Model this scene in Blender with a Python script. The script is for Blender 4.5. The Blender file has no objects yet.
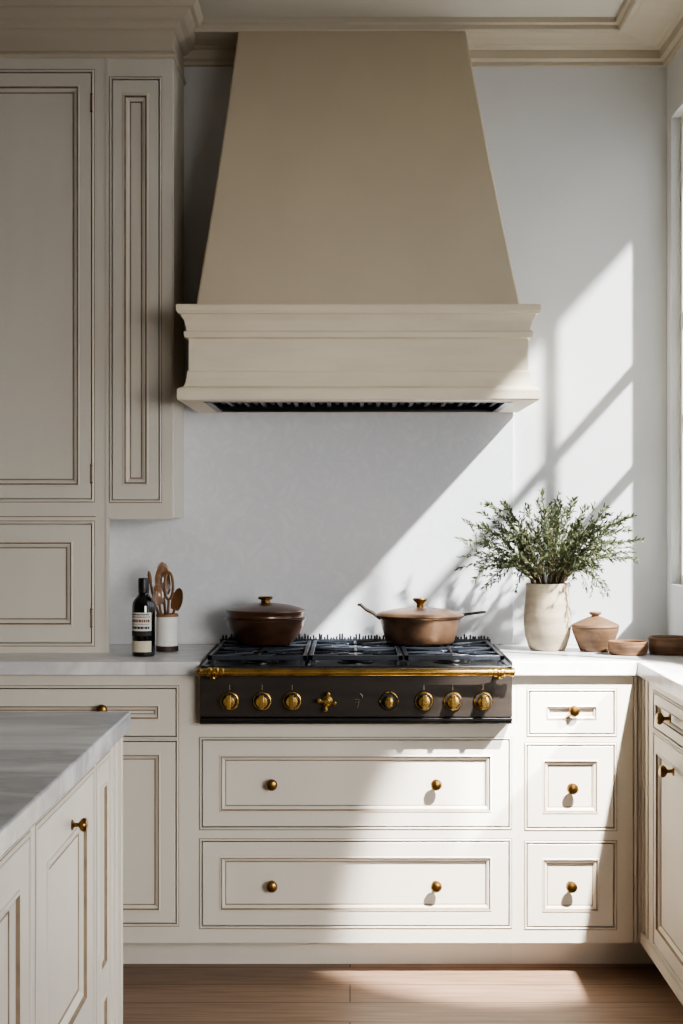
import bpy, math, random
from mathutils import Vector, Matrix
random.seed(7)
scene = bpy.context.scene
COL = scene.collection
PI = math.pi

# ------------------------------------------------------------------ camera geometry
CAM_D, CAM_H, F = 5.3, 1.35, 1620.0        # distance to back wall, height, focal length in px
VPX, VPY = 350.0, 511.0
def X(px, y): return (px - VPX) * (CAM_D + y) / F
def Z(py, y): return CAM_H + (VPY - py) * (CAM_D + y) / F

# ------------------------------------------------------------------ materials
def srgb(r, g, b):
    f = lambda c: (c / 12.92 if c <= 0.04045 else ((c + 0.055) / 1.055) ** 2.4)
    return (f(r / 255), f(g / 255), f(b / 255), 1)

def mat(name, col, rough=0.5, metal=0.0, noise=0.0, nscale=(8, 8, 8), col2=None, bump=0.0, bscale=60, spec=0.5, coat=0.0, detail=6):
    m = bpy.data.materials.new(name); m.use_nodes = True
    nt = m.node_tree; b = nt.nodes['Principled BSDF']
    b.inputs['Roughness'].default_value = rough
    b.inputs['Metallic'].default_value = metal
    b.inputs['Specular IOR Level'].default_value = spec
    b.inputs['Coat Weight'].default_value = coat
    tc = nt.nodes.new('ShaderNodeTexCoord')
    mp = nt.nodes.new('ShaderNodeMapping'); mp.inputs['Scale'].default_value = nscale
    nt.links.new(tc.outputs['Object'], mp.inputs['Vector'])
    n = nt.nodes.new('ShaderNodeTexNoise'); n.inputs['Scale'].default_value = 1.0; n.inputs['Detail'].default_value = detail
    nt.links.new(mp.outputs['Vector'], n.inputs['Vector'])
    r = nt.nodes.new('ShaderNodeValToRGB')
    c2 = col2 if col2 else tuple(c * (1 - noise) for c in col[:3]) + (1,)
    r.color_ramp.elements[0].color = c2; r.color_ramp.elements[0].position = 0.32
    r.color_ramp.elements[1].color = col; r.color_ramp.elements[1].position = 0.62
    nt.links.new(n.outputs['Fac'], r.inputs['Fac'])
    nt.links.new(r.outputs['Color'], b.inputs['Base Color'])
    if bump:
        bn = nt.nodes.new('ShaderNodeTexNoise'); bn.inputs['Scale'].default_value = bscale; bn.inputs['Detail'].default_value = 4
        nt.links.new(tc.outputs['Object'], bn.inputs['Vector'])
        bp = nt.nodes.new('ShaderNodeBump'); bp.inputs['Strength'].default_value = bump; bp.inputs['Distance'].default_value = 0.01
        nt.links.new(bn.outputs['Fac'], bp.inputs['Height']); nt.links.new(bp.outputs['Normal'], b.inputs['Normal'])
    return m

M = {}
M['paint'] = mat('cream_paint', srgb(209, 203, 192), 0.42, noise=0.06, nscale=(5, 5, 1.2), bump=0.03, bscale=90)
M['glaze'] = mat('brown_glaze', srgb(142, 122, 97), 0.6, noise=0.35, nscale=(25, 25, 25))
M['gap'] = mat('dark_gap', srgb(40, 33, 26), 0.9)
M['wall'] = mat('wall_plaster', srgb(212, 213, 214), 0.7, noise=0.05, nscale=(3, 3, 3), bump=0.05, bscale=25)
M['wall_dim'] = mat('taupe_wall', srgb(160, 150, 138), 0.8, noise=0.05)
M['added_terrace'] = mat('added_terrace_stone', srgb(150, 146, 140), 0.8, noise=0.2)
M['ceil'] = mat('ceiling_paint', srgb(205, 200, 190), 0.8, noise=0.03)
M['crown'] = mat('crown_paint', srgb(196, 186, 168), 0.5, noise=0.06, nscale=(2, 20, 20))
M['hood'] = mat('hood_linen', srgb(196, 183, 160), 0.85, noise=0.05, nscale=(5, 5, 3), bump=0.03, bscale=180)
M['mantel'] = mat('mantel_plaster', srgb(220, 208, 186), 0.6, noise=0.07, nscale=(6, 30, 30), bump=0.05, bscale=60)
M['steel'] = mat('dark_steel', srgb(70, 70, 70), 0.28, 1.0, noise=0.2, nscale=(30, 4, 4))
M['black'] = mat('black_enamel', srgb(38, 37, 38), 0.3, 0.0, noise=0.2, coat=0.3)
M['iron'] = mat('cast_iron', srgb(46, 51, 60), 0.34, 0.4, noise=0.35, nscale=(30, 30, 30), bump=0.1, bscale=200)
M['panelm'] = mat('range_panel', srgb(60, 54, 50), 0.3, 0.5, noise=0.3, nscale=(4, 4, 30))
M['brass'] = mat('aged_brass', srgb(200, 166, 98), 0.24, 1.0, noise=0.35, nscale=(18, 18, 18))
M['bronze'] = mat('bronze_knob', srgb(140, 108, 62), 0.3, 1.0, noise=0.4, nscale=(40, 40, 40))
M['pewter'] = mat('pewter', srgb(176, 168, 156), 0.3, 1.0, noise=0.2)
M['hinge'] = mat('dull_brass', srgb(120, 98, 66), 0.4, 0.8, noise=0.3)
M['potbrown'] = mat('brown_enamel', srgb(92, 64, 48), 0.28, 0.45, noise=0.55, nscale=(9, 9, 20), coat=0.25)
M['copper'] = mat('worn_copper', srgb(146, 114, 90), 0.36, 0.7, noise=0.6, nscale=(10, 10, 16), bump=0.06, bscale=40)
M['ironrod'] = mat('wrought_iron', srgb(60, 50, 42), 0.45, 0.7, noise=0.3)
M['vase'] = mat('stoneware', srgb(186, 171, 148), 0.75, noise=0.34, nscale=(7, 7, 30), bump=0.12, bscale=45)
M['vase_shade'] = mat('vase_shadow', srgb(60, 50, 40), 0.9)  # shade inside the vase, painted as a dark inner colour
M['clay'] = mat('brown_clay', srgb(118, 90, 66), 0.65, noise=0.5, nscale=(12, 12, 40), bump=0.08, bscale=60)
M['dishwood'] = mat('carved_wood', srgb(136, 100, 72), 0.55, noise=0.6, nscale=(8, 8, 60), bump=0.1, bscale=50)
M['spoon'] = mat('oiled_wood', srgb(128, 90, 56), 0.32, noise=0.5, nscale=(30, 30, 8), coat=0.3)
M['crock'] = mat('white_crock', srgb(226, 224, 220), 0.5, noise=0.07, nscale=(4, 4, 90), bump=0.05, bscale=80)
M['crockrim'] = mat('crock_rim', srgb(138, 104, 70), 0.5, noise=0.2)
M['crockbase'] = mat('crock_base', srgb(58, 42, 34), 0.6, noise=0.2)
M['bottle'] = mat('black_glass', srgb(12, 11, 11), 0.12, 0, noise=0.1, coat=0.5)
M['cap'] = mat('matte_cap', srgb(20, 19, 19), 0.4)
M['label'] = mat('paper_label', srgb(214, 211, 204), 0.7, noise=0.05)
M['label2'] = mat('cream_label', srgb(206, 196, 174), 0.7, noise=0.06)
M['ink'] = mat('label_ink', srgb(40, 37, 36), 0.7)
M['inkbrown'] = mat('label_brown_ink', srgb(120, 72, 46), 0.7)
M['leaf'] = mat('olive_leaf', srgb(84, 95, 58), 0.55, noise=0.45, nscale=(40, 40, 40), col2=srgb(52, 62, 36))
M['leaf2'] = mat('pale_leaf', srgb(126, 134, 100), 0.6, noise=0.3, nscale=(40, 40, 40))
M['stem'] = mat('twig', srgb(96, 80, 56), 0.7, noise=0.3)
M['winframe'] = mat('window_paint', srgb(226, 224, 216), 0.45, noise=0.03)
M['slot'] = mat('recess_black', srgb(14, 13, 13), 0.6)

def marble(name, base, vein, scale, stretch, rough, amount=0.5):
    m = bpy.data.materials.new(name); m.use_nodes = True
    nt = m.node_tree; b = nt.nodes['Principled BSDF']; b.inputs['Roughness'].default_value = rough
    tc = nt.nodes.new('ShaderNodeTexCoord'); mp = nt.nodes.new('ShaderNodeMapping'); mp.inputs['Scale'].default_value = stretch
    nt.links.new(tc.outputs['Object'], mp.inputs['Vector'])
    n1 = nt.nodes.new('ShaderNodeTexNoise'); n1.inputs['Scale'].default_value = scale; n1.inputs['Detail'].default_value = 9
    n1.inputs['Roughness'].default_value = 0.62; n1.inputs['Distortion'].default_value = 0.9
    nt.links.new(mp.outputs['Vector'], n1.inputs['Vector'])
    r = nt.nodes.new('ShaderNodeValToRGB'); e = r.color_ramp.elements
    e[0].position = 0.36; e[0].color = base; e[1].position = 0.64; e[1].color = base
    k = r.color_ramp.elements.new(0.5); k.color = vein
    nt.links.new(n1.outputs['Fac'], r.inputs['Fac'])
    mx = nt.nodes.new('ShaderNodeMixRGB'); mx.inputs['Fac'].default_value = amount; mx.inputs['Color1'].default_value = base
    nt.links.new(r.outputs['Color'], mx.inputs['Color2']); nt.links.new(mx.outputs['Color'], b.inputs['Base Color'])
    return m
M['marble'] = marble('white_marble', srgb(226, 225, 224), srgb(176, 176, 180), 2.2, (1, 2.2, 1), 0.28, 0.6)
M['island'] = marble('island_marble', srgb(214, 215, 218), srgb(128, 132, 140), 1.3, (0.9, 2.0, 2.0), 0.25, 0.7)
M['splash'] = marble('splash_marble', srgb(218, 219, 223), srgb(188, 189, 194), 16.0, (1, 1, 1), 0.45, 0.25)

def floor_mat():
    m = bpy.data.materials.new('oak_planks'); m.use_nodes = True
    nt = m.node_tree; b = nt.nodes['Principled BSDF']; b.inputs['Roughness'].default_value = 0.5
    tc = nt.nodes.new('ShaderNodeTexCoord')
    br = nt.nodes.new('ShaderNodeTexBrick')
    br.inputs['Scale'].default_value = 1.0; br.inputs['Brick Width'].default_value = 1.9; br.inputs['Row Height'].default_value = 0.17
    br.inputs['Mortar Size'].default_value = 0.0025; br.inputs['Color1'].default_value = srgb(152, 128, 109); br.inputs['Color2'].default_value = srgb(140, 117, 99)
    br.inputs['Mortar'].default_value = srgb(84, 68, 56); br.offset = 0.37
    nt.links.new(tc.outputs['Object'], br.inputs['Vector'])
    mp = nt.nodes.new('ShaderNodeMapping'); mp.inputs['Scale'].default_value = (3, 45, 1)
    nt.links.new(tc.outputs['Object'], mp.inputs['Vector'])
    n = nt.nodes.new('ShaderNodeTexNoise'); n.inputs['Scale'].default_value = 1.5; n.inputs['Detail'].default_value = 8; n.inputs['Distortion'].default_value = 0.5
    nt.links.new(mp.outputs['Vector'], n.inputs['Vector'])
    r = nt.nodes.new('ShaderNodeValToRGB'); r.color_ramp.elements[0].position = 0.3; r.color_ramp.elements[0].color = (0.55, 0.5, 0.46, 1)
    r.color_ramp.elements[1].position = 0.65; r.color_ramp.elements[1].color = (1.05, 1.02, 1, 1)
    nt.links.new(n.outputs['Fac'], r.inputs['Fac'])
    mx = nt.nodes.new('ShaderNodeMixRGB'); mx.blend_type = 'MULTIPLY'; mx.inputs['Fac'].default_value = 0.8
    nt.links.new(br.outputs['Color'], mx.inputs['Color1']); nt.links.new(r.outputs['Color'], mx.inputs['Color2'])
    nt.links.new(mx.outputs['Color'], b.inputs['Base Color'])
    return m
M['floor'] = floor_mat()

def glass_mat():
    m = bpy.data.materials.new('window_glass'); m.use_nodes = True
    nt = m.node_tree; nt.nodes.remove(nt.nodes['Principled BSDF'])
    out = nt.nodes['Material Output']
    t = nt.nodes.new('ShaderNodeBsdfTransparent'); t.inputs['Color'].default_value = (0.97, 0.98, 0.98, 1)
    g = nt.nodes.new('ShaderNodeBsdfGlossy'); g.inputs['Roughness'].default_value = 0.03
    mx = nt.nodes.new('ShaderNodeMixShader'); mx.inputs['Fac'].default_value = 0.06
    nt.links.new(t.outputs[0], mx.inputs[1]); nt.links.new(g.outputs[0], mx.inputs[2]); nt.links.new(mx.outputs[0], out.inputs['Surface'])
    return m
M['glass'] = glass_mat()

# ------------------------------------------------------------------ mesh builder
class MB:
    def __init__(s): s.v = []; s.f = []; s.m = []; s.sm = []
    def add(s, verts, faces, mi=0, smooth=False):
        o = len(s.v); s.v += [tuple(v) for v in verts]
        for f in faces:
            s.f.append(tuple(o + i for i in f)); s.m.append(mi); s.sm.append(smooth)
    def box(s, x0, x1, y0, y1, z0, z1, mi=0):
        v = [(x, y, z) for z in (z0, z1) for y in (y0, y1) for x in (x0, x1)]
        s.add(v, [(0, 2, 3, 1), (4, 5, 7, 6), (0, 1, 5, 4), (2, 6, 7, 3), (0, 4, 6, 2), (1, 3, 7, 5)], mi)
    def lathe(s, prof, c=(0, 0, 0), seg=40, mi=0, axis='z', mis=None, sx=1.0, sy=1.0):
        base = len(s.v); n = len(prof)
        for r, h in prof:
            for k in range(seg):
                a = 2 * PI * k / seg; u, w = r * math.cos(a) * sx, r * math.sin(a) * sy
                if axis == 'z': p = (c[0] + u, c[1] + w, c[2] + h)
                elif axis == 'y': p = (c[0] + u, c[1] - h, c[2] + w)     # h grows toward -y
                else: p = (c[0] + h, c[1] + u, c[2] + w)
                s.v.append(p)
        for i in range(n - 1):
            mm = mis[i] if mis else mi
            for k in range(seg):
                k2 = (k + 1) % seg
                s.f.append((base + i * seg + k, base + i * seg + k2, base + (i + 1) * seg + k2, base + (i + 1) * seg + k)); s.m.append(mm); s.sm.append(True)
        s.f.append(tuple(base + k for k in reversed(range(seg)))); s.m.append(mis[0] if mis else mi); s.sm.append(True)
        s.f.append(tuple(base + (n - 1) * seg + k for k in range(seg))); s.m.append(mis[-1] if mis else mi); s.sm.append(True)
    def tube(s, pts, rad, seg=10, mi=0, flat=1.0):
        pts = [Vector(p) for p in pts]; n = len(pts)
        rad = rad if isinstance(rad, (list, tuple)) else [rad] * n
        base = len(s.v); up = None
        for i, p in enumerate(pts):
            t = (pts[min(i + 1, n - 1)] - pts[max(i - 1, 0)]).normalized()
            if up is None:
                up = Vector((0, 0, 1)) if abs(t.z) < 0.9 else Vector((0, 1, 0))
            a = t.cross(up).normalized(); bb = a.cross(t).normalized(); up = bb
            for k in range(seg):
                an = 2 * PI * k / seg
                s.v.append(tuple(p + a * (rad[i] * math.cos(an)) + bb * (rad[i] * flat * math.sin(an))))
        for i in range(n - 1):
            for k in range(seg):
                k2 = (k + 1) % seg
                s.f.append((base + i * seg + k, base + i * seg + k2, base + (i + 1) * seg + k2, base + (i + 1) * seg + k)); s.m.append(mi); s.sm.append(True)
        s.f.append(tuple(base + k for k in reversed(range(seg)))); s.m.append(mi); s.sm.append(True)
        s.f.append(tuple(base + (n - 1) * seg + k for k in range(seg))); s.m.append(mi); s.sm.append(True)
    def rings(s, x0, x1, z0, z1, rr, cap=True):
        """nested rectangles facing -y: rr = list of (inset_x, inset_z, y, material of the strip leading to this ring)"""
        base = len(s.v)
        for ix, iz, y, _ in rr:
            s.v += [(x0 + ix, y, z0 + iz), (x1 - ix, y, z0 + iz), (x1 - ix, y, z1 - iz), (x0 + ix, y, z1 - iz)]
        for i in range(1, len(rr)):
            a, b = base + (i - 1) * 4, base + i * 4
            for k in range(4):
                k2 = (k + 1) % 4
                s.f.append((a + k, a + k2, b + k2, b + k)); s.m.append(rr[i][3]); s.sm.append(False)
        if cap:
            b = base + (len(rr) - 1) * 4
            s.f.append((b, b + 1, b + 2, b + 3)); s.m.append(0); s.sm.append(False)
    def plate(s, x0, x1, z0, z1, holes, yf, t, mi=0):
        xs = sorted({x0, x1, *[h[0] for h in holes], *[h[1] for h in holes]}); zs = sorted({z0, z1, *[h[2] for h in holes], *[h[3] for h in holes]})
        xs = [x for x in xs if x0 <= x <= x1]; zs = [z for z in zs if z0 <= z <= z1]
        def solid(i, j):
            if i < 0 or j < 0 or i >= len(xs) - 1 or j >= len(zs) - 1: return False
            cx, cz = (xs[i] + xs[i + 1]) / 2, (zs[j] + zs[j + 1]) / 2
            return not any(h[0] < cx < h[1] and h[2] < cz < h[3] for h in holes)
        for i in range(len(xs) - 1):
            for j in range(len(zs) - 1):
                if not solid(i, j): continue
                a, b, c, d = xs[i], xs[i + 1], zs[j], zs[j + 1]
                s.add([(a, yf, c), (b, yf, c), (b, yf, d), (a, yf, d)], [(0, 1, 2, 3)], mi)
                s.add([(a, yf + t, c), (b, yf + t, c), (b, yf + t, d), (a, yf + t, d)], [(3, 2, 1, 0)], mi)
                if not solid(i - 1, j): s.add([(a, yf, c), (a, yf + t, c), (a, yf + t, d), (a, yf, d)], [(3, 2, 1, 0)], mi)
                if not solid(i + 1, j): s.add([(b, yf, c), (b, yf + t, c), (b, yf + t, d), (b, yf, d)], [(0, 1, 2, 3)], mi)
                if not solid(i, j - 1): s.add([(a, yf, c), (b, yf, c), (b, yf + t, c), (a, yf + t, c)], [(3, 2, 1, 0)], mi)
                if not solid(i, j + 1): s.add([(a, yf, d), (b, yf, d), (b, yf + t, d), (a, yf + t, d)], [(0, 1, 2, 3)], mi)
    def bead(s, h, yf, w=0.0055, mi=0, gi=1):
        """a raised half-round bead and a glazed line round a hole of a face frame"""
        rr = [(-w - 0.0022, -w - 0.0022, yf - 0.0004, gi), (-w, -w, yf - 0.0006, gi), (-w * 0.8, -w * 0.8, yf - 0.0022, mi), (-w * 0.4, -w * 0.4, yf - 0.003, mi), (-0.0004, -0.0004, yf - 0.0018, mi), (-0.0002, -0.0002, yf + 0.004, mi)]
        s.rings(h[0], h[1], h[2], h[3], rr, cap=False)
    def prism(s, poly, x0, x1, mi=0, axis='x', ms0=0, ms1=0):
        """poly of (p, z): p = reach out of the wall (toward -y for axis x, toward -x for axis y); mitre by ms*p at each end"""
        n = len(poly); v = []
        for e, ms in ((x0, ms0), (x1, ms1)):
            for p, z in poly:
                v.append((e + ms * p, -p, z) if axis == 'x' else (-p, e + ms * p, z))
        f = [(i, (i + 1) % n, n + (i + 1) % n, n + i) for i in range(n)]
        s.add(v, f + [tuple(range(n)), tuple(reversed(range(n, 2 * n)))], mi)
    def build(s, name, mats, parent=None, off=None, bevel=0.0, smooth_angle=35, loc=None):
        me = bpy.data.meshes.new(name)
        vs = s.v
        if off is not None: vs = [(v[0] - off[0], v[1] - off[1], v[2] - off[2]) for v in vs]
        me.from_pydata(vs, [], s.f); me.update()
        for m in (mats if isinstance(mats, (list, tuple)) else [mats]): me.materials.append(m)
        for p, mi, sm in zip(me.polygons, s.m, s.sm): p.material_index = mi; p.use_smooth = sm
        if any(s.sm): me.set_sharp_from_angle(angle=math.radians(smooth_angle))
        import bmesh
        bm = bmesh.new(); bm.from_mesh(me); bmesh.ops.recalc_face_normals(bm, faces=bm.faces); bm.to_mesh(me); bm.free()
        o = bpy.data.objects.new(name, me); COL.objects.link(o)
        if parent: o.parent = parent
        if loc is not None: o.location = loc
        if bevel:
            b = o.modifiers.new('edge', 'BEVEL'); b.width = bevel; b.segments = 2; b.limit_method = 'ANGLE'; b.angle_limit = math.radians(40)
        return o

def thing(name, label, cat, loc=(0, 0, 0), rz=0.0, group=None):
    o = bpy.data.objects.new(name, None); COL.objects.link(o); o.empty_display_size = 0.05
    o.location = loc; o.rotation_euler = (0, 0, rz); tag(o, label, cat, group); return o
def tag(o, label, cat, group=None):
    o['label'] = label; o['category'] = cat
    if group: o['group'] = group
    return o
def struct(o): o['kind'] = 'structure'; return o

PM = [M['paint'], M['glaze'], M['gap']]

# ------------------------------------------------------------------ shared knob mesh (faces -y, base at origin)
kb = MB()
kb.lathe([(0.0125, 0.0), (0.0125, 0.003), (0.009, 0.0045), (0.0055, 0.007), (0.005, 0.016), (0.008, 0.0185), (0.0135, 0.022), (0.0165, 0.027), (0.0165, 0.031), (0.013, 0.036), (0.006, 0.0385)], axis='y', seg=28)
_k = kb.build('knob', M['bronze']); KNOB = _k.data; bpy.data.objects.remove(_k)
def knob(parent, x, y, z):
    o = bpy.data.objects.new('knob', KNOB); COL.objects.link(o); o.parent = parent; o.location = (x, y, z)
    o['label'] = 'aged brass round knob'; return o

def door(name, parent, x0, x1, z0, z1, yf, fx, fz, off=(0, 0, 0), label=None, extra=None, mw=0.019, pz=None):
    """inset door or drawer front with a recessed panel; fx, fz = width of the flat frame"""
    g = 0.0028; x0 += g; x1 -= g; z0 += g; z1 -= g
    mb = MB()
    rr = [(0, 0, yf + 0.02, 2), (0, 0, yf + 0.003, 2), (0.0006, 0.0006, yf + 0.0005, 0), (0.002, 0.002, yf - 0.0005, 0)]
    def mould(ix, iz):
        w = mw
        return [(ix, iz, yf - 0.0005, 0), (ix + 0.0015, iz + 0.0015, yf - 0.0028, 0), (ix + w * 0.22, iz + w * 0.22, yf - 0.003, 0), (ix + w * 0.34, iz + w * 0.34, yf + 0.002, 1), (ix + w * 0.42, iz + w * 0.42, yf + 0.0025, 1),
                (ix + w * 0.6, iz + w * 0.6, yf + 0.0035, 0), (ix + w * 0.85, iz + w * 0.85, yf + 0.009, 0), (ix + w * 0.92, iz + w * 0.92, yf + 0.0105, 1), (ix + w, iz + w, yf + 0.0105, 1)]
    if not pz:
        rr += mould(fx, fz)
        mb.rings(x0, x1, z0, z1, rr)
    else:                                    # several panels one above the other
        mb.rings(x0, x1, z0, z1, rr, cap=False)
        mb.plate(x0 + 0.002, x1 - 0.002, z0 + 0.002, z1 - 0.002, [(x0 + fx, x1 - fx, a, b) for a, b in pz], yf - 0.0005, 0.004)
        for a, b in pz: mb.rings(x0 + fx, x1 - fx, a, b, mould(0, 0))
    o = mb.build(name, PM, parent, off)
    if label: o['label'] = label
    return o

# ------------------------------------------------------------------ room shell
XR, ZC = 1.037, 2.905
YS = -2.4        # where the right wall steps outward
b = MB(); b.box(-2.7, XR + 0.16, YS, 0.12, -0.1, 0.0); b.box(-2.7, 4.2, -9.2, YS, -0.1, 0.0); struct(b.build('floor', M['floor']))
b = MB(); b.box(-2.7, XR + 0.16, YS, 0.12, ZC, ZC + 0.08); b.box(-2.7, 4.2, -9.2, YS, ZC, ZC + 0.08); struct(b.build('ceiling', M['ceil']))
b = MB(); b.box(-2.7, XR + 0.16, 0.0, 0.12, 0.0, ZC); struct(b.build('wall_back', M['wall']))
b = MB(); b.box(-2.7, -2.6, -9.2, 0.0, 0.0, ZC); struct(b.build('wall_left', M['wall_dim']))
WY0, WY1, WZ0, WZ1 = -1.2, -0.072, 1.115, 2.62
DY0, DY1, DZ = -2.36, -1.27, 2.8          # unseen doorway, added so the drawer spot and daylight get in
b = MB(); b.plate(0, -YS, 0, ZC, [(-WY1, -WY0, WZ0, WZ1), (-DY1, -DY0, 0, DZ)], 0, 0.16)
o = struct(b.build('wall_right', M['wall'])); o.location = (XR, 0, 0); o.rotation_euler = (0, 0, -PI / 2)
b = MB(); b.box(XR + 0.16, 4.2, YS, YS + 0.12, 0, ZC); b.box(XR + 0.16, 2.58, YS, YS + 0.12, ZC, 5.6); struct(b.build('wall_return_sun_block', M['wall']))  # upper box is added to block sun heading for the doorway
b = MB(); b.box(4.1, 4.2, -9.2, YS, 0, ZC); struct(b.build('wall_right_far', M['wall_dim']))

b = MB(); b.box(-2.7, 4.2, -9.2, -9.1, 0, ZC); struct(b.build('wall_rear', M['wall_dim']))
b = MB(); b.box(XR + 0.16, 7.0, YS + 0.12, 4.0, -0.12, -0.02); struct(b.build('ground', M['added_terrace']))  # outdoor ground, unseen, added with the doorway and eave for the light
# crown moulding of the room
prof = [(0, 2.804), (0.015, 2.804), (0.015, 2.8155), (0.02, 2.820), (0.027, 2.823), (0.027, 2.8505), (0.034, 2.854), (0.046, 2.853), (0.052, 2.8575), (0.085, 2.8585), (0.125, 2.862), (0.16, 2.868), (0.172, 2.8635), (0.185, 2.8635), (0.19, 2.870), (0.19, 2.884), (0.2, 2.888), (0.2, ZC), (0, ZC)]
cr = MB(); cr.prism(prof, -0.55, XR, axis='x', ms1=-1.0); struct(cr.build('trim_1', M['crown']))
cr = MB(); cr.prism(prof, 0.0, YS, axis='y', ms0=-1.0); o = struct(cr.build('trim_2', M['crown'])); o.location = (XR, 0, 0)

# window in the right wall (local x runs toward the camera, local y outward)
w = struct(bpy.data.objects.new('window_1', None)); COL.objects.link(w); w.location = (XR, 0, 0); w.rotation_euler = (0, 0, -PI / 2)
a0, a1 = -WY1, -WY0
b = MB(); b.plate(a0, a1, WZ0, WZ1, [(a0 + 0.028, a1 - 0.028, WZ0 + 0.03, WZ1 - 0.03)], 0.03, 0.05)
b.build('window_frame', M['winframe'], w)
mus = MB()
for zz in (1.655, 1.985): mus.box(a0 + 0.028, a1 - 0.028, 0.04, 0.066, zz - 0.014, zz + 0.014)
for xx in (0.30, 0.72): mus.box(xx - 0.011, xx + 0.011, 0.04, 0.066, WZ0 + 0.03, WZ1 - 0.03)
mus.build('muntin', M['winframe'], w)
b = MB(); b.box(a0 + 0.028, a1 - 0.028, 0.051, 0.055, WZ0 + 0.03, WZ1 - 0.03); b.build('pane', M['glass'], w)
# unseen eave outside the window, added to cut off the high sun
b = MB(); b.box(XR + 0.16, XR + 0.58, -2.28, 0.6, 2.985, 3.1); struct(b.build('sun_cut_eave', M['winframe']))

# ------------------------------------------------------------------ back run of base cabinets
YF = -0.6
ZB, ZT = 0.097, 0.874
YTOE = -0.47
def hole(px0, px1, py0, py1, y): return (X(px0, y), X(px1, y), Z(py1, y), Z(py0, y))

def base_unit(name, label, x0, x1, ztop, holes, toe=True):
    t = thing(name, label, 'cabinet', ((x0 + x1) / 2, YF, 0))
    off = t.location.copy()
    mb = MB(); mb.plate(x0, x1, ZB, ztop, holes, YF, 0.02)
    for h in holes: mb.bead(h, YF)
    mb.build('face_frame', PM, t, off)
    c = MB(); c.box(x0, x1, YF + 0.022, -0.004, ZB, ztop); c.build('carcass', [M['paint']], t, off)
    if toe:
        c = MB(); c.box(x0, x1, YTOE, YTOE + 0.02, 0.0, ZB); c.build('toe_kick', M['paint'], t, off)
    return t, off

xb0, xb1, xb2, xb3 = -1.75, X(195.5, YF), X(516.5, YF), X(644.5, YF)
# left unit
hL = [hole(-90, 176.5, 688, 737, YF), hole(-90, 41.5, 741, 924, YF), hole(44.5, 176.5, 741, 924, YF)]
t, off = base_unit('base_cabinet', 'cream base cabinet left of the range, half hidden by the island', xb0, xb1, ZT, hL)
c = MB(); c.box(xb1 - 0.001, X(199.3, -0.66) - 0.002, YF + 0.001, -0.01, 0.738, ZT); c.build('filler', M['paint'], t, off)
d = door('drawer', t, *hL[0], YF, 0.046, 0.046, off)
for px in (103, -17): knob(d, X(px, YF) - off[0], -0.0005, Z(709, YF))
d = door('door', t, *hL[1], YF, 0.044, 0.034, off); knob(d, X(31, YF) - off[0], 0, 0.62)
d = door('door', t, *hL[2], YF, 0.044, 0.034, off); knob(d, X(54, YF) - off[0], 0, 0.62)
# unit under the range
hC = [hole(201.5, 509.5, 739.5, 827.5, YF), hole(201.5, 509.5, 841, 926.5, YF)]
t, off = base_unit('drawer_base_cabinet', 'wide cream cabinet with two broad drawers directly under the range', xb1, xb2, 0.737, hC)
for h, ky in zip(hC, (784, 885.5)):
    d = door('drawer', t, *h, YF, 0.049, 0.042, off)
    for px in (272, 436): knob(d, X(px, YF) - off[0], 0.010 - 0.0, Z(ky, YF))
# right bank
hR = [hole(529, 614.5, 691, 734.5, YF), hole(526.5, 614.5, 745, 828.5, YF), hole(526.5, 614.5, 843, 927.5, YF)]
t, off = base_unit('drawer_base_cabinet', 'narrow cream cabinet with three stacked drawers right of the range', xb2, X(633, YF), ZT, hR)
c = MB(); c.box(X(512.7, -0.66) + 0.002, xb2 + 0.001, YF + 0.001, -0.01, 0.738, ZT); c.build('filler', M['paint'], t, off)
for h, f, kp in zip(hR, ((0.048, 0.040), (0.044, 0.040), (0.042, 0.042)), ((573.5, 710.5), (572, 788), (571, 886))):
    d = door('drawer', t, *h, YF, f[0], f[1], off, mw=0.012 if h is hR[0] else 0.019)
    knob(d, X(kp[0], YF) - off[0], 0.010, Z(kp[1], YF))
# fluted corner post
xc0, xc1 = X(633, YF), X(645, YF)
t = thing('corner_post', 'grooved cream filler post in the inner corner of the base cabinets', 'post', (xc0, YF, 0))
p = MB(); p.box(xc0, xc1 + 0.02, YF + 0.012, YF + 0.03, ZB, ZT)
for k, (u0, u1) in enumerate(((0.003, 0.012), (0.016, 0.027), (0.031, 0.037))):
    p.box(xc0 + u0, xc0 + u1, YF + 0.002, YF + 0.014, ZB, ZT)
p.build('filler', PM, t, t.location.copy())
p = MB(); p.box(xc0, XR, YTOE, YTOE + 0.02, 0, ZB); p.build('toe_kick', M['paint'], t, t.location.copy())

# right run (local x toward the camera, local y toward the right wall)
XFR = 0.853
LEN = 0.66
t = thing('base_cabinet', 'cream base cabinet along the right wall below the window', 'cabinet', (XFR, YF, 0), -PI / 2)
hS = [(0.154, LEN - 0.04, 0.742, 0.842), (0.154, LEN - 0.04, 0.135, 0.728)]
mb = MB(); mb.plate(0.0, LEN, ZB, ZT, hS, 0, 0.02)
for h in hS: mb.bead(h, 0)
mb.box(0.0, 0.02, -0.006, 0.0, ZB, ZT); mb.box(0.05, 0.075, -0.004, 0, ZB, ZT); mb.box(0, LEN, -0.01, 0, ZB, ZB + 0.03)
mb.build('face_frame', PM, t)
c = MB(); c.box(0.0, LEN, 0.022, XR - XFR - 0.003, ZB, ZT); c.build('carcass', M['paint'], t)
c = MB(); c.box(0.0, LEN - 0.02, 0.075, 0.095, 0, ZB); c.build('toe_kick', M['paint'], t)
d = door('drawer', t, *hS[0], 0, 0.03, 0.026, mw=0.012); knob(d, 0.385, 0.0, 0.797)
d = door('door', t, *hS[1], 0, 0.034, 0.045); knob(d, 0.43, 0.0, 0.664)

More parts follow.
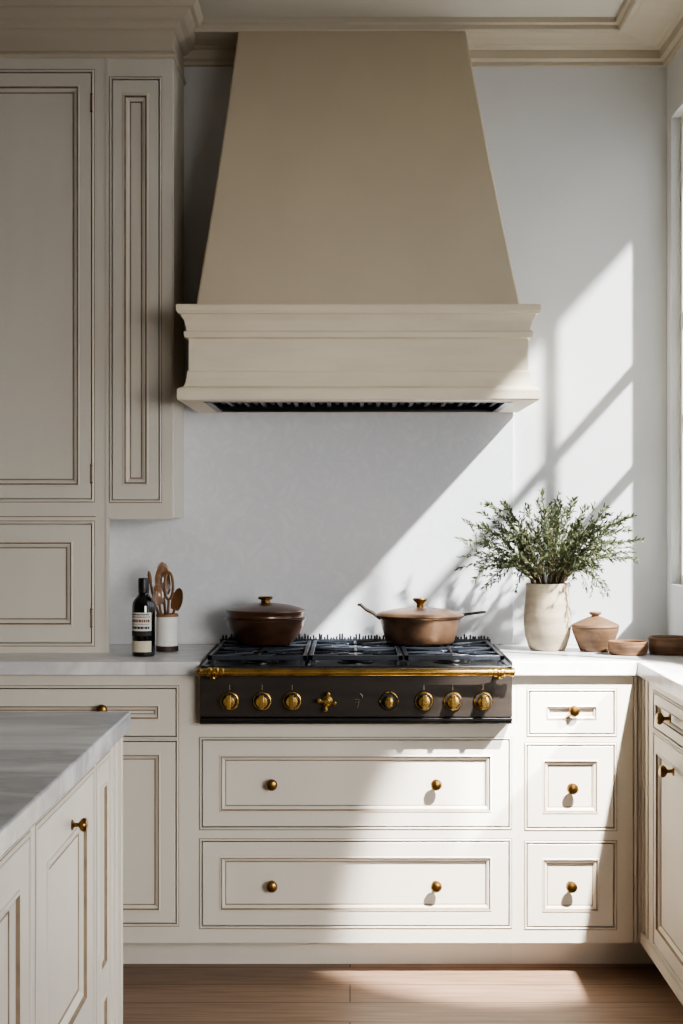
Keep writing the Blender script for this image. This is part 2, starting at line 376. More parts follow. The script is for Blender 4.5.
# ------------------------------------------------------------------ worktops
CT0, CT1 = 0.875, 0.915
YE = -0.625
xrl, xrr = X(199.3, -0.66) - 0.0, X(512.7, -0.66)
b = MB(); b.box(xb0, xrl - 0.002, YE, -0.003, CT0, CT1)
tag(b.build('worktop', M['marble'], bevel=0.004), 'white marble worktop left of the range, carrying the dark bottle', 'worktop')
b = MB(); xe = 0.83; ye = YF - LEN - 0.02
pl = [(xrr + 0.002, -0.003), (xrr + 0.002, YE), (xe - 0.004, YE), (xe, YE - 0.004), (xe, ye), (XR - 0.003, ye), (XR - 0.003, -0.003)]
n = len(pl)
b.add([(x, y, CT0) for x, y in pl] + [(x, y, CT1) for x, y in pl], [tuple(reversed(range(n))), tuple(range(n, 2 * n))] + [(i, (i + 1) % n, n + (i + 1) % n, n + i) for i in range(n)])
tag(b.build('worktop', M['marble'], bevel=0.004), 'sunlit white marble corner worktop right of the range, carrying the vase', 'worktop')
# backsplash slab
sx1 = X(513.5, -0.014)
b = MB(); b.box(-1.02, sx1, -0.016, -0.001, CT1, 1.752)
tag(b.build('backsplash', M['splash'], bevel=0.002), 'pale veined marble backsplash slab behind the range, below the hood', 'backsplash')

# ------------------------------------------------------------------ hutch and upper cabinet
YH = -0.33
xh0, xh1, xu1 = -1.75, X(108.5, YH), X(172, YH)
zu0 = Z(518, YH)
xcar = X(110, -0.016) - 0.004
def cab_crown(mb, x0, x1, yf, right):
    zs = lambda py, p: Z(py, yf - p)
    steps = [(0.0, 2.738), (0.008, 2.742), (0.012, 2.748), (0.008, 2.756), (0.003, 2.760), (0.003, 2.828), (0.012, 2.831), (0.02, 2.838), (0.024, 2.845), (0.04, 2.852), (0.055, 2.868), (0.06, 2.876), (0.072, 2.878), (0.08, 2.890), (0.085, 2.902)]
    zb, xl = steps[0][1], x0
    pts = []
    for p, z in steps: pts.append((p, z))
    v, f = [], []
    n = len(pts)
    for p, z in pts:                                     # front-left, front-right corner, back-right
        xr = x1 + (p if right else 0)
        v += [(x0, yf - p, z), (xr, yf - p, z), (xr, -0.005, z)]
    for i in range(n - 1):
        a, c = i * 3, (i + 1) * 3
        f += [(a, a + 1, c + 1, c)]
        if right: f += [(a + 1, a + 2, c + 2, c + 1)]
    mb.add(v, f)
t = thing('hutch_cabinet', 'tall cream hutch cabinet with two stacked doors at the left edge', 'cabinet', (xh1 - 0.4, YH, CT1))
off = t.location.copy()
hH = [hole(-190, 91.8, 72, 499.5, YH), hole(-190, 91.8, 523.5, 643.5, YH)]
mb = MB(); mb.plate(xh0, xh1, CT1, 2.74, hH, YH, 0.02)
mb.bead(hH[0], YH, w=0.007)
for h in (hH[1],):
    mb.bead(h, YH, w=0.007)
    zt = Z(515.5, YH); mb.box(h[0], h[1] + 0.012, YH - 0.003, YH, zt - 0.002, zt + 0.003, 0); mb.box(h[0], h[1] + 0.012, YH - 0.001, YH, zt - 0.005, zt - 0.002, 1)
mb.box(xh1 - 0.008, xh1, YH - 0.003, YH, CT1, 2.74)
mb.build('face_frame', PM, t, off)
c = MB(); c.box(xh0, xcar, YH + 0.022, -0.017, CT1, 2.74); c.build('carcass', M['paint'], t, off)
c = MB(); cab_crown(c, xh0, xh1, YH, False); c.build('crown_moulding', M['crown'], t, off)
for h, fz, fx in ((hH[0], 0.037, 0.034), (hH[1], 0.050, 0.055)):
    dd = door('door', t, *h, YH, fx, fz, off, mw=0.024)
    zz = (Z(103, YH), Z(474, YH)) if h is hH[0] else (Z(618, YH),)
    for z in zz:
        hg = MB(); xx = h[1] - 0.0005
        hg.lathe([(0.0026, -0.025), (0.0026, 0.025)], (xx, YH - 0.003, z), seg=12); hg.lathe([(0.002, -0.03), (0.0042, -0.027), (0.0042, -0.025)], (xx, YH - 0.003, z), seg=12); hg.lathe([(0.0042, 0.025), (0.0042, 0.027), (0.002, 0.03)], (xx, YH - 0.003, z), seg=12)
        q = hg.build('hinge', M['hinge'], dd, off); q['label'] = 'small brass butt hinge'

t = thing('wall_cabinet', 'narrow cream wall cabinet with one tall slim door, beside the hood', 'cabinet', ((xh1 + xu1) / 2, YH, zu0))
off = t.location.copy()
hU = hole(111.5, 159.5, 79, 500.5, YH)
mb = MB(); mb.plate(xh1 + 0.0005, xu1, zu0, 2.74, [hU], YH, 0.02); mb.bead(hU, YH, w=0.0055)
mb.box(xh1 + 0.004, xu1, YH - 0.004, YH, zu0 - 0.004, zu0 + 0.003)
mb.build('face_frame', PM, t, off)
c = MB(); c.box(xh1 + 0.0005, xu1, YH + 0.022, -0.017, zu0, 2.74); c.box(xu1, xu1 + 0.004, YH + 0.012, -0.017, zu0, 2.74); c.build('carcass', M['paint'], t, off, bevel=0.001)
c = MB(); cab_crown(c, xh1, xu1, YH, True); c.build('crown_moulding', M['crown'], t, off)
door('door', t, *hU, YH, 0.031, 0.043, off, mw=0.025)

# ------------------------------------------------------------------ range hood
HC = 0.0245
t = thing('range_hood', 'large tapered plaster range hood with moulded mantel above the range', 'range hood', (HC, -0.3, 1.68))
off = t.location.copy()
b = MB()
rows = []
for k in range(9):
    u = k / 8
    z = 1.935 + (2.866 - 1.935) * u
    hw = 0.478 + (0.3595 - 0.478) * u - 0.004 * math.sin(PI * u)
    yy = -0.563 + (-0.186 + 0.563) * u + 0.004 * math.sin(PI * u)
    cx = HC + (0.006 - HC) * u
    rows.append([(cx - hw, -0.002, z), (cx - hw, yy, z), (cx + hw, yy, z), (cx + hw, -0.002, z)])
for r0, r1 in zip(rows, rows[1:]):
    b.add(r0 + r1, [(0, 1, 5, 4), (1, 2, 6, 5), (2, 3, 7, 6)])
b.add(rows[-1], [(0, 1, 2, 3)])
b.build('chimney', M['hood'], t, off, bevel=0.006)
def sweep3(mb, prof, cx, mi=0):
    """profile of (half width, front y, z) swept round three sides"""
    v, f = [], []
    for hw, y, z in prof: v += [(cx - hw, -0.018 if z < 1.76 else -0.002, z), (cx - hw, y, z), (cx + hw, y, z), (cx + hw, -0.018 if z < 1.76 else -0.002, z)]
    for i in range(len(prof) - 1):
        a, c = i * 4, i * 4 + 4
        f += [(a, a + 1, c + 1, c), (a + 1, a + 2, c + 2, c + 1), (a + 2, a + 3, c + 3, c + 2)]
    mb.add(v, f, mi)
def P(o, z): return (0.4935 + o, -0.59 - o, z)
b = MB()
mant = [P(0.028, 1.671), P(0.031, 1.675), P(0.031, 1.700), P(0.027, 1.706), P(0.020, 1.708), P(0.012, 1.7125), P(0.009, 1.722), P(0.006, 1.735), P(0.004, 1.755), P(0.001, 1.7565), P(0.0, 1.760),
        P(0, 1.851), P(0.008, 1.853), P(0.011, 1.8545), P(0.0125, 1.861), P(0.014, 1.8685), P(0.011, 1.872), P(0.006, 1.874), P(0.007, 1.885), P(0.012, 1.902), P(0.020, 1.917), P(0.0215, 1.9195), P(0.029, 1.922), P(0.033, 1.930), P(0.034, 1.944), P(0.031, 1.948), P(-0.07, 1.949)]
sweep3(b, mant, HC)
# underside rim (four strips round the filter opening)
ox, oyf, oyb, zu = 0.5215, -0.618, -0.019, 1.671
ix, iyf, iyb = 0.455, -0.535, -0.055
out = [(HC - ox, oyb), (HC - ox, oyf), (HC + ox, oyf), (HC + ox, oyb)]; inn = [(HC - ix, iyb), (HC - ix, iyf), (HC + ix, iyf), (HC + ix, iyb)]
b.add([(x, y, zu) for x, y in out] + [(x, y, zu) for x, y in inn], [(i, (i + 1) % 4, 4 + (i + 1) % 4, 4 + i) for i in range(4)])
b.build('mantel', M['mantel'], t, off)
b = MB()
zi = 1.712
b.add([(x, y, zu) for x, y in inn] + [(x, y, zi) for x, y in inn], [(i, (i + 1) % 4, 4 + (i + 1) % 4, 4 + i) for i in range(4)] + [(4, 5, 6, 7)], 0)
b.box(HC - ix, HC + ix, iyf, iyf + 0.02, zu - 0.001, zu + 0.006, 1); b.box(HC - ix, HC + ix, iyb - 0.02, iyb, zu - 0.001, zu + 0.006, 1)
b.box(HC - ix, HC - ix + 0.02, iyf, iyb, zu - 0.001, zu + 0.006, 1); b.box(HC + ix - 0.02, HC + ix, iyf, iyb, zu - 0.001, zu + 0.006, 1)
fl = b.build('filter_tray', [M['slot'], M['steel']], t, off)
b = MB()
for k in range(34):
    x = HC - ix + 0.03 + k * (2 * ix - 0.06) / 33
    b.box(x - 0.006, x + 0.006, iyf + 0.03, iyb - 0.03, zi - 0.022 - 0.006 * (k % 2), zi - 0.016)
b.build('baffle_filter', M['steel'], fl, off)

# ------------------------------------------------------------------ range
YR = -0.66
xr0, xr1 = X(199.8, YR), X(512.3, YR)
RC = (xr0 + xr1) / 2
t = thing('range_cooker', 'dark range with brass rail and brass control knobs between the worktops', 'range cooker', (RC, -0.34, 0.737))
off = t.location.copy()
zp0, zp1 = Z(724, YR), 0.906
b = MB(); b.box(xr0, xr1, YR + 0.02, -0.03, zp0, 0.897)
b.box(xr0 + 0.01, xr1 - 0.01, YR + 0.03, -0.05, 0.893, 0.9)
b.box(xr0, xr1, YR + 0.0, YR + 0.05, 0.893, zp1); b.box(xr0, xr1, -0.06, -0.03, 0.89, 0.915); b.box(xr0, xr0 + 0.016, YR, -0.03, 0.89, 0.908); b.box(xr1 - 0.016, xr1, YR, -0.03, 0.89, 0.908)
b.build('body', M['black'], t, off, bevel=0.003)
b = MB(); b.box(xr0, xr1, YR, YR + 0.022, zp0 + 0.02, 0.894); b.box(xr0, xr1, YR - 0.006, YR + 0.02, zp0 + 0.007, zp0 + 0.018, 1); b.box(xr0, xr1, YR - 0.002, YR + 0.02, zp0, zp0 + 0.006)
cp = b.build('control_panel', [M['panelm'], M['steel']], t, off, bevel=0.002)
# emblem between the middle knobs
b = MB()
ex, ey, ez = X(358, YR), YR - 0.003, Z(701, YR)
b.tube([(ex - 0.008, ey, ez + 0.004), (ex + 0.004, ey, ez + 0.005), (ex + 0.001, ey, ez - 0.006), (ex - 0.002, ey, ez - 0.02)], 0.0016, 6)
b.tube([(ex + 0.006, ey, ez + 0.022), (ex + 0.012, ey, ez + 0.016), (ex + 0.013, ey, ez + 0.010)], 0.0014, 6)
b.tube([(ex - 0.010, ey, ez - 0.003), (ex + 0.002, ey, ez - 0.0035)], 0.0012, 6)
b.build('emblem', M['pewter'], cp, off)['label'] = 'small pale metal maker mark'
# rail
yr, zr = YR - 0.045, Z(672.3, YR - 0.045)
b = MB(); b.lathe([(0.0108, xr0 + 0.003), (0.0108, xr1 - 0.003)], (0, yr, zr), axis='x', seg=20)
rail = b.build('hand_rail', M['brass'], t, off)
for s, xs in ((1, xr0), (-1, xr1)):
    b = MB()
    for u, r in ((0.004, 0.0125), (0.032, 0.0145), (0.052, 0.0145), (0.068, 0.0122)):
        b.lathe([(r * 0.75, -0.007), (r, -0.004), (r, 0.004), (r * 0.75, 0.007)], (xs + s * u, yr, zr), axis='x', seg=20)
    b.lathe([(0.011, -0.0), (0.011, 0.005), (0.007, 0.01), (0.0065, 0.045)], (xs + s * 0.042, YR + 0.0, zr), axis='y', seg=18)
    b.lathe([(0.006, -0.02), (0.009, -0.018), (0.0075, -0.012)], (xs + s * 0.042, yr, zr), axis='z', seg=14)
    b.build('rail_bracket', M['brass'], rail, off)
# round control knobs
def make_knob():
    b = MB()
    b.lathe([(0.0275, 0), (0.0275, 0.006), (0.0245, 0.009), (0.0225, 0.0085), (0.0215, 0.006), (0.019, 0.006)], axis='y', seg=36, mi=0)
    b.lathe([(0.0165, 0.006), (0.0165, 0.016), (0.0185, 0.020), (0.0185, 0.032), (0.0160, 0.036), (0.006, 0.037)], axis='y', seg=36, mi=0)
    b.box(-0.0065, 0.0065, -0.044, -0.034, -0.0205, 0.0205, 0)
    return b
kproto = make_knob().build('control_knob', [M['brass'], M['black']], None, bevel=0.0012); kdata = kproto.data
bz = MB(); bz.lathe([(0.0238, 0.0082), (0.0230, 0.0098), (0.0190, 0.0098), (0.0170, 0.0075)], axis='y', seg=36); bzo = bz.build('bezel', M['black']); bzd = bzo.data
tk = MB(); tk.box(-0.0009, 0.0009, -0.0015, 0.001, 0.031, 0.046); tko = tk.build('dial_mark', M['pewter']); tkd = tko.data
bpy.data.objects.remove(bzo); bpy.data.objects.remove(tko)
first = True
for px in (229.8, 262.2, 292.2, 424, 452.8, 483):
    o = kproto if first else kproto.copy()
    if not first: COL.objects.link(o)
    first = False
    o.parent = t; o.location = Vector((X(px, YR), YR, Z(700.8, YR))) - off
    for dname, dd in (('bezel', bzd), ('dial_mark', tkd)):
        c = bpy.data.objects.new(dname, dd); COL.objects.link(c); c.parent = o
# cross-handled valve
b = MB(); c = (X(327, YR), YR, Z(700.8, YR))
b.lathe([(0.016, 0), (0.016, 0.004), (0.009, 0.008), (0.008, 0.024), (0.011, 0.026), (0.011, 0.034), (0.007, 0.037)], c, axis='y', seg=24)
for ang in (80, 170, 260, 350):
    a = math.radians(ang); e = (c[0] + 0.022 * math.cos(a), c[1] - 0.030, c[2] + 0.022 * math.sin(a))
    b.tube([(c[0], c[1] - 0.030, c[2]), ((c[0] + e[0]) / 2, c[1] - 0.030, (c[2] + e[2]) / 2), e], [0.0055, 0.004, 0.0055], 10)
    b.lathe([(0.002, -0.006), (0.0062, -0.003), (0.0062, 0.003), (0.002, 0.006)], e, axis='y', seg=14)
b.build('cross_valve', M['brass'], t, off)['label'] = 'brass cross-handled control'
# ring dial
b = MB(); c = (X(388.8, YR), YR, Z(701, YR))
b.lathe([(0.0275, 0), (0.0275, 0.005), (0.0255, 0.007), (0.024, 0.005), (0.024, 0.001)], c, axis='y', seg=36, mis=[0, 0, 0, 1])
b.lathe([(0.012, 0.002), (0.014, 0.01), (0.014, 0.026), (0.011, 0.03), (0.004, 0.031)], c, axis='y', seg=28)
b.box(c[0] - 0.004, c[0] + 0.004, c[1] - 0.038, c[1] - 0.028, c[2] - 0.015, c[2] + 0.017)
for ang in (75, 105, 180, 0):
    a = math.radians(ang); e = (c[0] + 0.026 * math.cos(a), c[1] - 0.004, c[2] + 0.026 * math.sin(a))
    b.lathe([(0.003, 0.0), (0.003, 0.006), (0.001, 0.008)], e, axis='y', seg=10)
b.build('ring_dial', [M['brass'], M['black']], t, off)['label'] = 'ringed brass dial'
# burners and grates
gx = [xr0 + 0.018, X(308, -0.62), X(403.5, -0.62), xr1 - 0.018]
gy0, gy1 = -0.635, -0.072
for k in range(3):
    g0, g1 = gx[k] + 0.003, gx[k + 1] - 0.003
    cx = (g0 + g1) / 2
    for cy in (gy0 + 0.15, gy1 - 0.15):
        b = MB(); b.lathe([(0.055, 0.897), (0.055, 0.903), (0.045, 0.907), (0.042, 0.916), (0.035, 0.918)], (cx, cy, 0), seg=32); b.lathe([(0.03, 0.915), (0.034, 0.918), (0.034, 0.923), (0.028, 0.926), (0.005, 0.927)], (cx, cy, 0), seg=32, mi=1)
        b.build('burner', [M['steel'], M['iron']], t, off)
    b = MB()
    zt0, zt1 = 0.920, 0.934
    bw = 0.006
    for x in (g0 + bw, g1 - bw): b.box(x - bw, x + bw, gy0, gy1, zt0, zt1)
    for y in (gy0 + bw, (gy0 + gy1) / 2, gy1 - bw): b.box(g0, g1, y - bw, y + bw, zt0, zt1)
    for cy in (gy0 + 0.15, gy1 - 0.15):
        for a in range(8):
            an = a * PI / 4
            dx, dy = math.cos(an), math.sin(an)
            lim = min((g1 - g0) / 2 / abs(dx) if abs(dx) > 0.01 else 9, 0.138 / abs(dy) if abs(dy) > 0.01 else 9)
            p0 = Vector((cx + dx * 0.03, cy + dy * 0.03, zt1 - 0.005)); p1 = Vector((cx + dx * lim, cy + dy * lim, zt1 - 0.006))
            b.tube([p0, p0.lerp(p1, 0.15) + Vector((0, 0, 0.0005)), p1], [0.0035, 0.0052, 0.0055], 6)
        b.tube([(cx + 0.072 * math.cos(a * PI / 12), cy + 0.072 * math.sin(a * PI / 12), zt1 - 0.007) for a in range(25)], 0.0045, 6)
    for x in (g0 + 0.012, g1 - 0.012):
        for y in (gy0 + 0.012, gy1 - 0.012): b.box(x - 0.006, x + 0.006, y - 0.006, y + 0.006, 0.899, zt0 + 0.002)
    b.build('grate', M['iron'], t, off, bevel=0.0015)
b = MB(); b.box(xr0 + 0.01, xr1 - 0.01, -0.058, -0.04, 0.9, 0.935)
random.seed(3)
n = 92
for k in range(n):
    x = xr0 + 0.02 + k * (xr1 - xr0 - 0.04) / (n - 1) + random.uniform(-0.002, 0.002)
    h = random.uniform(0.941, 0.954)
    b.lathe([(0.0035, 0.93), (0.003, h - 0.003), (0.0012, h)], (x, -0.05, 0), seg=6)
b.build('back_guard', M['iron'], t, off)['label'] = 'black rear guard with a row of short upright tines'

# ------------------------------------------------------------------ island
DI = -3.6
XI = -0.4965
IL = 3.5 - 1.7
t = thing('kitchen_island', 'cream panelled kitchen island cabinet in the lower left corner', 'kitchen island', (XI, DI, 0), PI / 2)
L = lambda d: d - 1.7
dh = [(L(2.0), L(2.508), 0.13, 0.846), (L(2.562), L(3.135), 0.13, 0.846), (L(3.175), L(3.345), 0.13, 0.846)]
mb = MB(); mb.plate(0, IL, 0.1, 0.875, dh, 0, 0.02)
for h in dh: mb.bead(h, 0, w=0.007)
mb.box(IL - 0.03, IL, -0.006, 0, 0.1, 0.875); mb.box(IL - 0.095, IL - 0.075, -0.004, 0, 0.1, 0.875)
mb.build('face_frame', PM, t)
c = MB(); c.box(0, IL, 0.022, 1.1, 0.1, 0.875); c.box(0.0, IL - 0.05, 0.07, 1.05, 0, 0.1); c.build('carcass', M['paint'], t)
mwid = 0.03
d0 = door('door', t, *dh[0], 0, 0.075, 0.06, pz=[(0.2, 0.37), (0.43, 0.783)], mw=mwid)
d1 = door('door', t, *dh[1], 0, 0.085, 0.06, pz=[(0.2, 0.37), (0.43, 0.775)], mw=mwid); kk = knob(d1, L(2.89), 0, 0.79); kk.scale = (0.75, 0.75, 0.75)
d2 = door('door', t, *dh[2], 0, 0.042, 0.06, pz=[(0.2, 0.37), (0.43, 0.80)], mw=0.026)
b = MB(); b.box(-1.64, -0.476, DI - 0.05, -1.78, 0.875, 0.915)
tag(b.build('worktop', M['island'], bevel=0.004), 'grey-veined marble island worktop in the left foreground', 'worktop')

# ------------------------------------------------------------------ bottle
by = -0.44; bx = X(143.7, by)
t = thing('bottle', 'dark glass bottle with white label on the left worktop', 'bottle', (bx, by, CT1))
b = MB(); b.lathe([(0.030, 0.0), (0.0335, 0.002), (0.0345, 0.006), (0.0345, 0.148), (0.033, 0.160), (0.028, 0.171), (0.020, 0.179), (0.0155, 0.186), (0.0145, 0.2)], seg=44); b.build('glass', M['bottle'], t)
b = MB(); b.lathe([(0.0158, 0.190), (0.0162, 0.192), (0.0162, 0.230), (0.0152, 0.2335), (0.0135, 0.234)], seg=32); b.build('cap', M['cap'], t)
def wrap(mb, a0, a1, z0, z1, r, mi=0, n=14):
    v = []
    for k in range(n + 1):
        a = math.radians(a0 + (a1 - a0) * k / n); v += [(r * math.sin(a), -r * math.cos(a), z0), (r * math.sin(a), -r * math.cos(a), z1)]
    mb.add(v, [(2 * k, 2 * k + 2, 2 * k + 3, 2 * k + 1) for k in range(n)], mi, True)
b = MB(); wrap(b, -80, 48, 0.062, 0.132, 0.0348); lab = b.build('label', M['label'], t); lab['label'] = 'white printed paper label'
b = MB(); wrap(b, -80, 48, 0.014, 0.047, 0.0348); b.build('label', M['label2'], t)['label'] = 'small blank cream label near the base'
b = MB(); random.seed(5)
for z0, z1, wd, mi in ((0.124, 0.128, 7, 0), (0.117, 0.1205, 5, 0), (0.103, 0.1115, 9, 1), (0.096, 0.0985, 4, 0), (0.083, 0.0905, 11, 0)):
    a = -68
    while a < 34:
        e = a + random.uniform(0.5, 1.2) * wd
        wrap(b, a, min(e, 38), z0, z1, 0.0351, mi, 3); a = e + 2.5
wrap(b, -80, 48, 0.062, 0.077, 0.0351, 0)
b.build('lettering', [M['ink'], M['inkbrown']], lab)
# utensil crock
uy = -0.27; ux = X(167.2, uy)
t = thing('utensil_crock', 'white ceramic crock with brown rim and dark base beside the bottle', 'crock', (ux, uy, CT1))
b = MB(); b.lathe([(0.033, 0.0), (0.0345, 0.002), (0.0345, 0.017), (0.0338, 0.0172), (0.0335, 0.107), (0.0348, 0.1075), (0.035, 0.113), (0.0335, 0.116), (0.0305, 0.115), (0.030, 0.02), (0.005, 0.018)], seg=44, mis=[2, 2, 2, 0, 1, 1, 1, 1, 1, 1]); b.build('body', [M['crock'], M['crockrim'], M['crockbase']], t)
US = F / (CAM_D + uy)
def U(px, py, dy=0.0): return Vector(((px - 167.2) / US, dy, (651 - py) / US))       # relative to the crock base
def utensil(name, label, p0, p1, bend, head_len, head_w, twist=0.0, kind='spoon', hr=0.0043):
    p0, p1 = Vector(p0), Vector(p1)
    axis = (p1 - p0); L_ = axis.length; d = axis.normalized()
    side = Vector((d.z, 0, -d.x)).normalized(); nrm = d.cross(side).normalized()
    rot = Matrix.Rotation(twist, 3, d); side, nrm = rot @ side, rot @ nrm
    def at(u): return p0 + axis * u + side * (bend * math.sin(PI * u))
    b = MB(); u1 = 1 - head_len / L_
    b.tube([at(u1 * k / 9) for k in range(10)], [hr * (1.15 - 0.2 * k / 9) for k in range(10)], 10)
    ns, nr = 16, 14
    if kind == 'loop':
        pts = []
        for k in range(25):
            a = -PI / 2 + 2 * PI * k / 24; u = u1 + (1 - u1) * (0.5 + 0.5 * math.sin(a))
            pts.append(at(u) + side * (head_w * math.cos(a)))
        b.tube(pts, 0.0042, 8)
    elif kind == 'stick':
        b.tube([at(u1 + (1 - u1) * k / 5) for k in range(6)], [hr * 0.95, hr, hr * 1.3, hr * 1.5, hr * 1.3, hr * 0.5], 10)
    else:
        v, f = [], []
        for i in range(ns + 1):
            q = i / ns; u = u1 - 0.02 + (1 - u1 + 0.02) * q; c = at(u)
            wdt = head_w * max(0.06, math.sin(PI * min(1, 0.06 + 0.94 * q) ** 0.8) ** 0.42); th = 0.0045 * max(0.25, math.sin(PI * q) ** 0.5)
            for k in range(nr):
                a = 2 * PI * k / nr; s_ = math.cos(a); n_ = math.sin(a)
                cup = 0.010 * (s_ * s_ - 1) * math.sin(PI * q)
                v.append(c + side * (wdt * s_) + nrm * (th * n_ - cup * 1.0))
        for i in range(ns):
            for k in range(nr):
                k2 = (k + 1) % nr; f.append((i * nr + k, i * nr + k2, (i + 1) * nr + k2, (i + 1) * nr + k))
        f += [tuple(reversed(range(nr))), tuple(ns * nr + k for k in range(nr))]
        b.add(v, f, 0, True)
    o = b.build(name, M['spoon'], None); o.location = (ux, uy, CT1)
    return tag(o, label, cat='spoon' if kind != 'stick' else 'utensil', group='wooden utensils in the white crock')
utensil('wooden_spoon', 'broad wooden spoon standing tallest at the centre of the white crock', (0.004, 0.022, 0.022), U(161, 562, 0.022), -0.004, 0.098, 0.027, 0.35)
utensil('wooden_stick', 'thin dark wooden stick leaning toward the bottle from the crock', (0.014, 0.006, 0.022), U(148.5, 571, 0.006), -0.012, 0.05, 0.008, kind='stick')
utensil('loop_spoon', 'wooden loop-headed spoon rising right of the tallest spoon', (-0.006, -0.004, 0.022), U(169, 572, -0.004), 0.004, 0.085, 0.013, 0.1, 'loop')
utensil('wooden_spoon', 'curved wooden spoon leaning out over the right rim of the crock', (-0.014, 0.002, 0.022), U(180, 588, 0.002), 0.004, 0.066, 0.021, -0.5)
utensil('wooden_spoon', 'short wooden spoon low in front of the crock bundle', (0.008, -0.014, 0.022), U(157.5, 584, -0.017), -0.006, 0.06, 0.019, 0.5)

# ------------------------------------------------------------------ pots on the range
ZG = 0.9355
py_ = -0.225; ps = F / (CAM_D + py_); pxc = X(265.5, py_)
t = thing('lidded_pot', 'dark brown rounded lidded pot on the left of the range', 'pot', (pxc, py_, ZG))
b = MB(); b.lathe([(0.078, 0.0), (0.083, 0.001), (0.095, 0.014), (0.108, 0.034), (0.118, 0.054), (0.122, 0.070), (0.123, 0.074), (0.1275, 0.0755), (0.1280, 0.079), (0.1245, 0.081), (0.120, 0.081)], seg=64); b.build('body', M['potbrown'], t)
b = MB(); b.lathe([(0.118, 0.081), (0.121, 0.083), (0.1195, 0.088), (0.1215, 0.098), (0.1245, 0.1015), (0.123, 0.106), (0.108, 0.112), (0.075, 0.1205), (0.035, 0.126), (0.014, 0.128)], seg=64)
ld = b.build('lid', M['potbrown'], t)
b = MB(); b.lathe([(0.016, 0.124), (0.0145, 0.131), (0.013, 0.135), (0.022, 0.139), (0.0235, 0.144), (0.021, 0.147), (0.006, 0.147)], seg=36); b.build('lid_knob', M['bronze'], ld)['label'] = 'flat bronze lid knob'

pxc = X(420, py_)
t = thing('copper_pan', 'worn copper pan with lid and iron handles on the right of the range', 'pan', (pxc, py_, ZG))
b = MB(); b.lathe([(0.090, 0.0), (0.100, 0.001), (0.106, 0.006), (0.114, 0.030), (0.122, 0.060), (0.127, 0.078), (0.131, 0.081), (0.131, 0.084), (0.124, 0.084)], seg=64); b.build('body', M['copper'], t)
b = MB(); b.lathe([(0.126, 0.084), (0.136, 0.0845), (0.1385, 0.089), (0.134, 0.094), (0.118, 0.099), (0.08, 0.107), (0.035, 0.112), (0.012, 0.1135)], seg=64)
ld = b.build('lid', M['copper'], t)
b = MB(); b.lathe([(0.012, 0.111), (0.0105, 0.122), (0.013, 0.127), (0.021, 0.133), (0.0235, 0.138), (0.021, 0.142), (0.006, 0.1425)], seg=36); b.build('lid_knob', M['bronze'], ld)['label'] = 'bronze lid knob'
pv = lambda px, py, dy=0.0: ((px - 420) / ps, dy, Z(py, py_) - ZG)
b = MB(); b.tube([(-0.125, -0.03, 0.078), pv(373, 613, -0.03), pv(366, 609.5, -0.026), pv(360.5, 604.5, -0.02), pv(358.5, 604.8, 0.0), pv(360.5, 604.5, 0.02), pv(366, 609.5, 0.026), pv(373, 613, 0.03), (-0.125, 0.03, 0.078)], 0.0042, 10); b.build('handle', M['ironrod'], t)['label'] = 'raised iron loop handle'
b = MB(); b.tube([(0.122, 0.0, 0.079), pv(464, 614.5), pv(472, 613.5), pv(481, 612.3), pv(486, 611.8)], [0.006, 0.005, 0.0042, 0.005, 0.0035], 10); b.build('handle', M['ironrod'], t)['label'] = 'straight thin iron handle'

# ------------------------------------------------------------------ vase, branches, pot, dishes
vy = -0.23; vx = X(547.5, vy)
t = thing('vase', 'beige stoneware vase holding leafy branches on the right worktop', 'vase', (vx, vy, CT1))
b = MB(); b.lathe([(0.048, 0.0), (0.054, 0.002), (0.060, 0.012), (0.070, 0.045), (0.0745, 0.085), (0.0735, 0.125), (0.069, 0.165), (0.0665, 0.195), (0.068, 0.205), (0.0665, 0.209), (0.062, 0.208), (0.061, 0.19), (0.066, 0.12), (0.05, 0.02), (0.005, 0.016)], seg=56, mis=[0] * 11 + [1] * 3); b.build('body', [M['vase'], M['vase_shade']], t)

t = thing('leafy_branches', 'bunch of fine grey-green leafy branches spreading from the stoneware vase', 'plant', (vx, vy, CT1 + 0.02))
random.seed(21)
stems, leaves = MB(), MB()
vs_ = F / (CAM_D + vy)
def leaf(p, d, ln, wd, mi):
    if p.z < 0.205 and 0.042 < math.hypot(p.x, p.y) < 0.09: return
    d = d.normalized(); s = d.cross(Vector((random.uniform(-1, 1), random.uniform(-1, 1), random.uniform(-1, 1)))).normalized(); n = d.cross(s)
    v = [p, p + d * ln * 0.35 + s * wd + n * wd * 0.3, p + d * ln * 0.75 + s * wd * 0.7 + n * wd * 0.2, p + d * ln, p + d * ln * 0.75 - s * wd * 0.7 + n * wd * 0.2, p + d * ln * 0.35 - s * wd + n * wd * 0.3]
    leaves.add(v, [(0, 1, 2, 3), (0, 3, 4, 5)], mi)
def branch(path, r0, dens, l0=0.12):
    n = len(path)
    stems.tube(path, [r0 * (1 - 0.75 * i / (n - 1)) for i in range(n)], 5)
    tot = sum((path[i + 1] - path[i]).length for i in range(n - 1))
    cnt = int(tot * dens)
    for k in range(cnt):
        u = l0 + (1 - l0) * (k + random.random()) / cnt
        q = u * (n - 1); i = min(int(q), n - 2); p = path[i].lerp(path[i + 1], q - i); d = (path[i + 1] - path[i]).normalized()
        out_ = Vector((random.gauss(0, 1), random.gauss(0, 1), random.gauss(0, 1)))
        dd = (d * random.uniform(0.7, 1.3) + (out_ - d * out_.dot(d)).normalized() * random.uniform(0.5, 1.0))
        leaf(p, dd, random.uniform(0.010, 0.022), random.uniform(0.0016, 0.0032), 0 if random.random() < 0.7 else 1)
def tip(px, py, dy): return Vector(((px - 547.5) / vs_, dy, (650 - py) / vs_ - 0.02))
tips = []
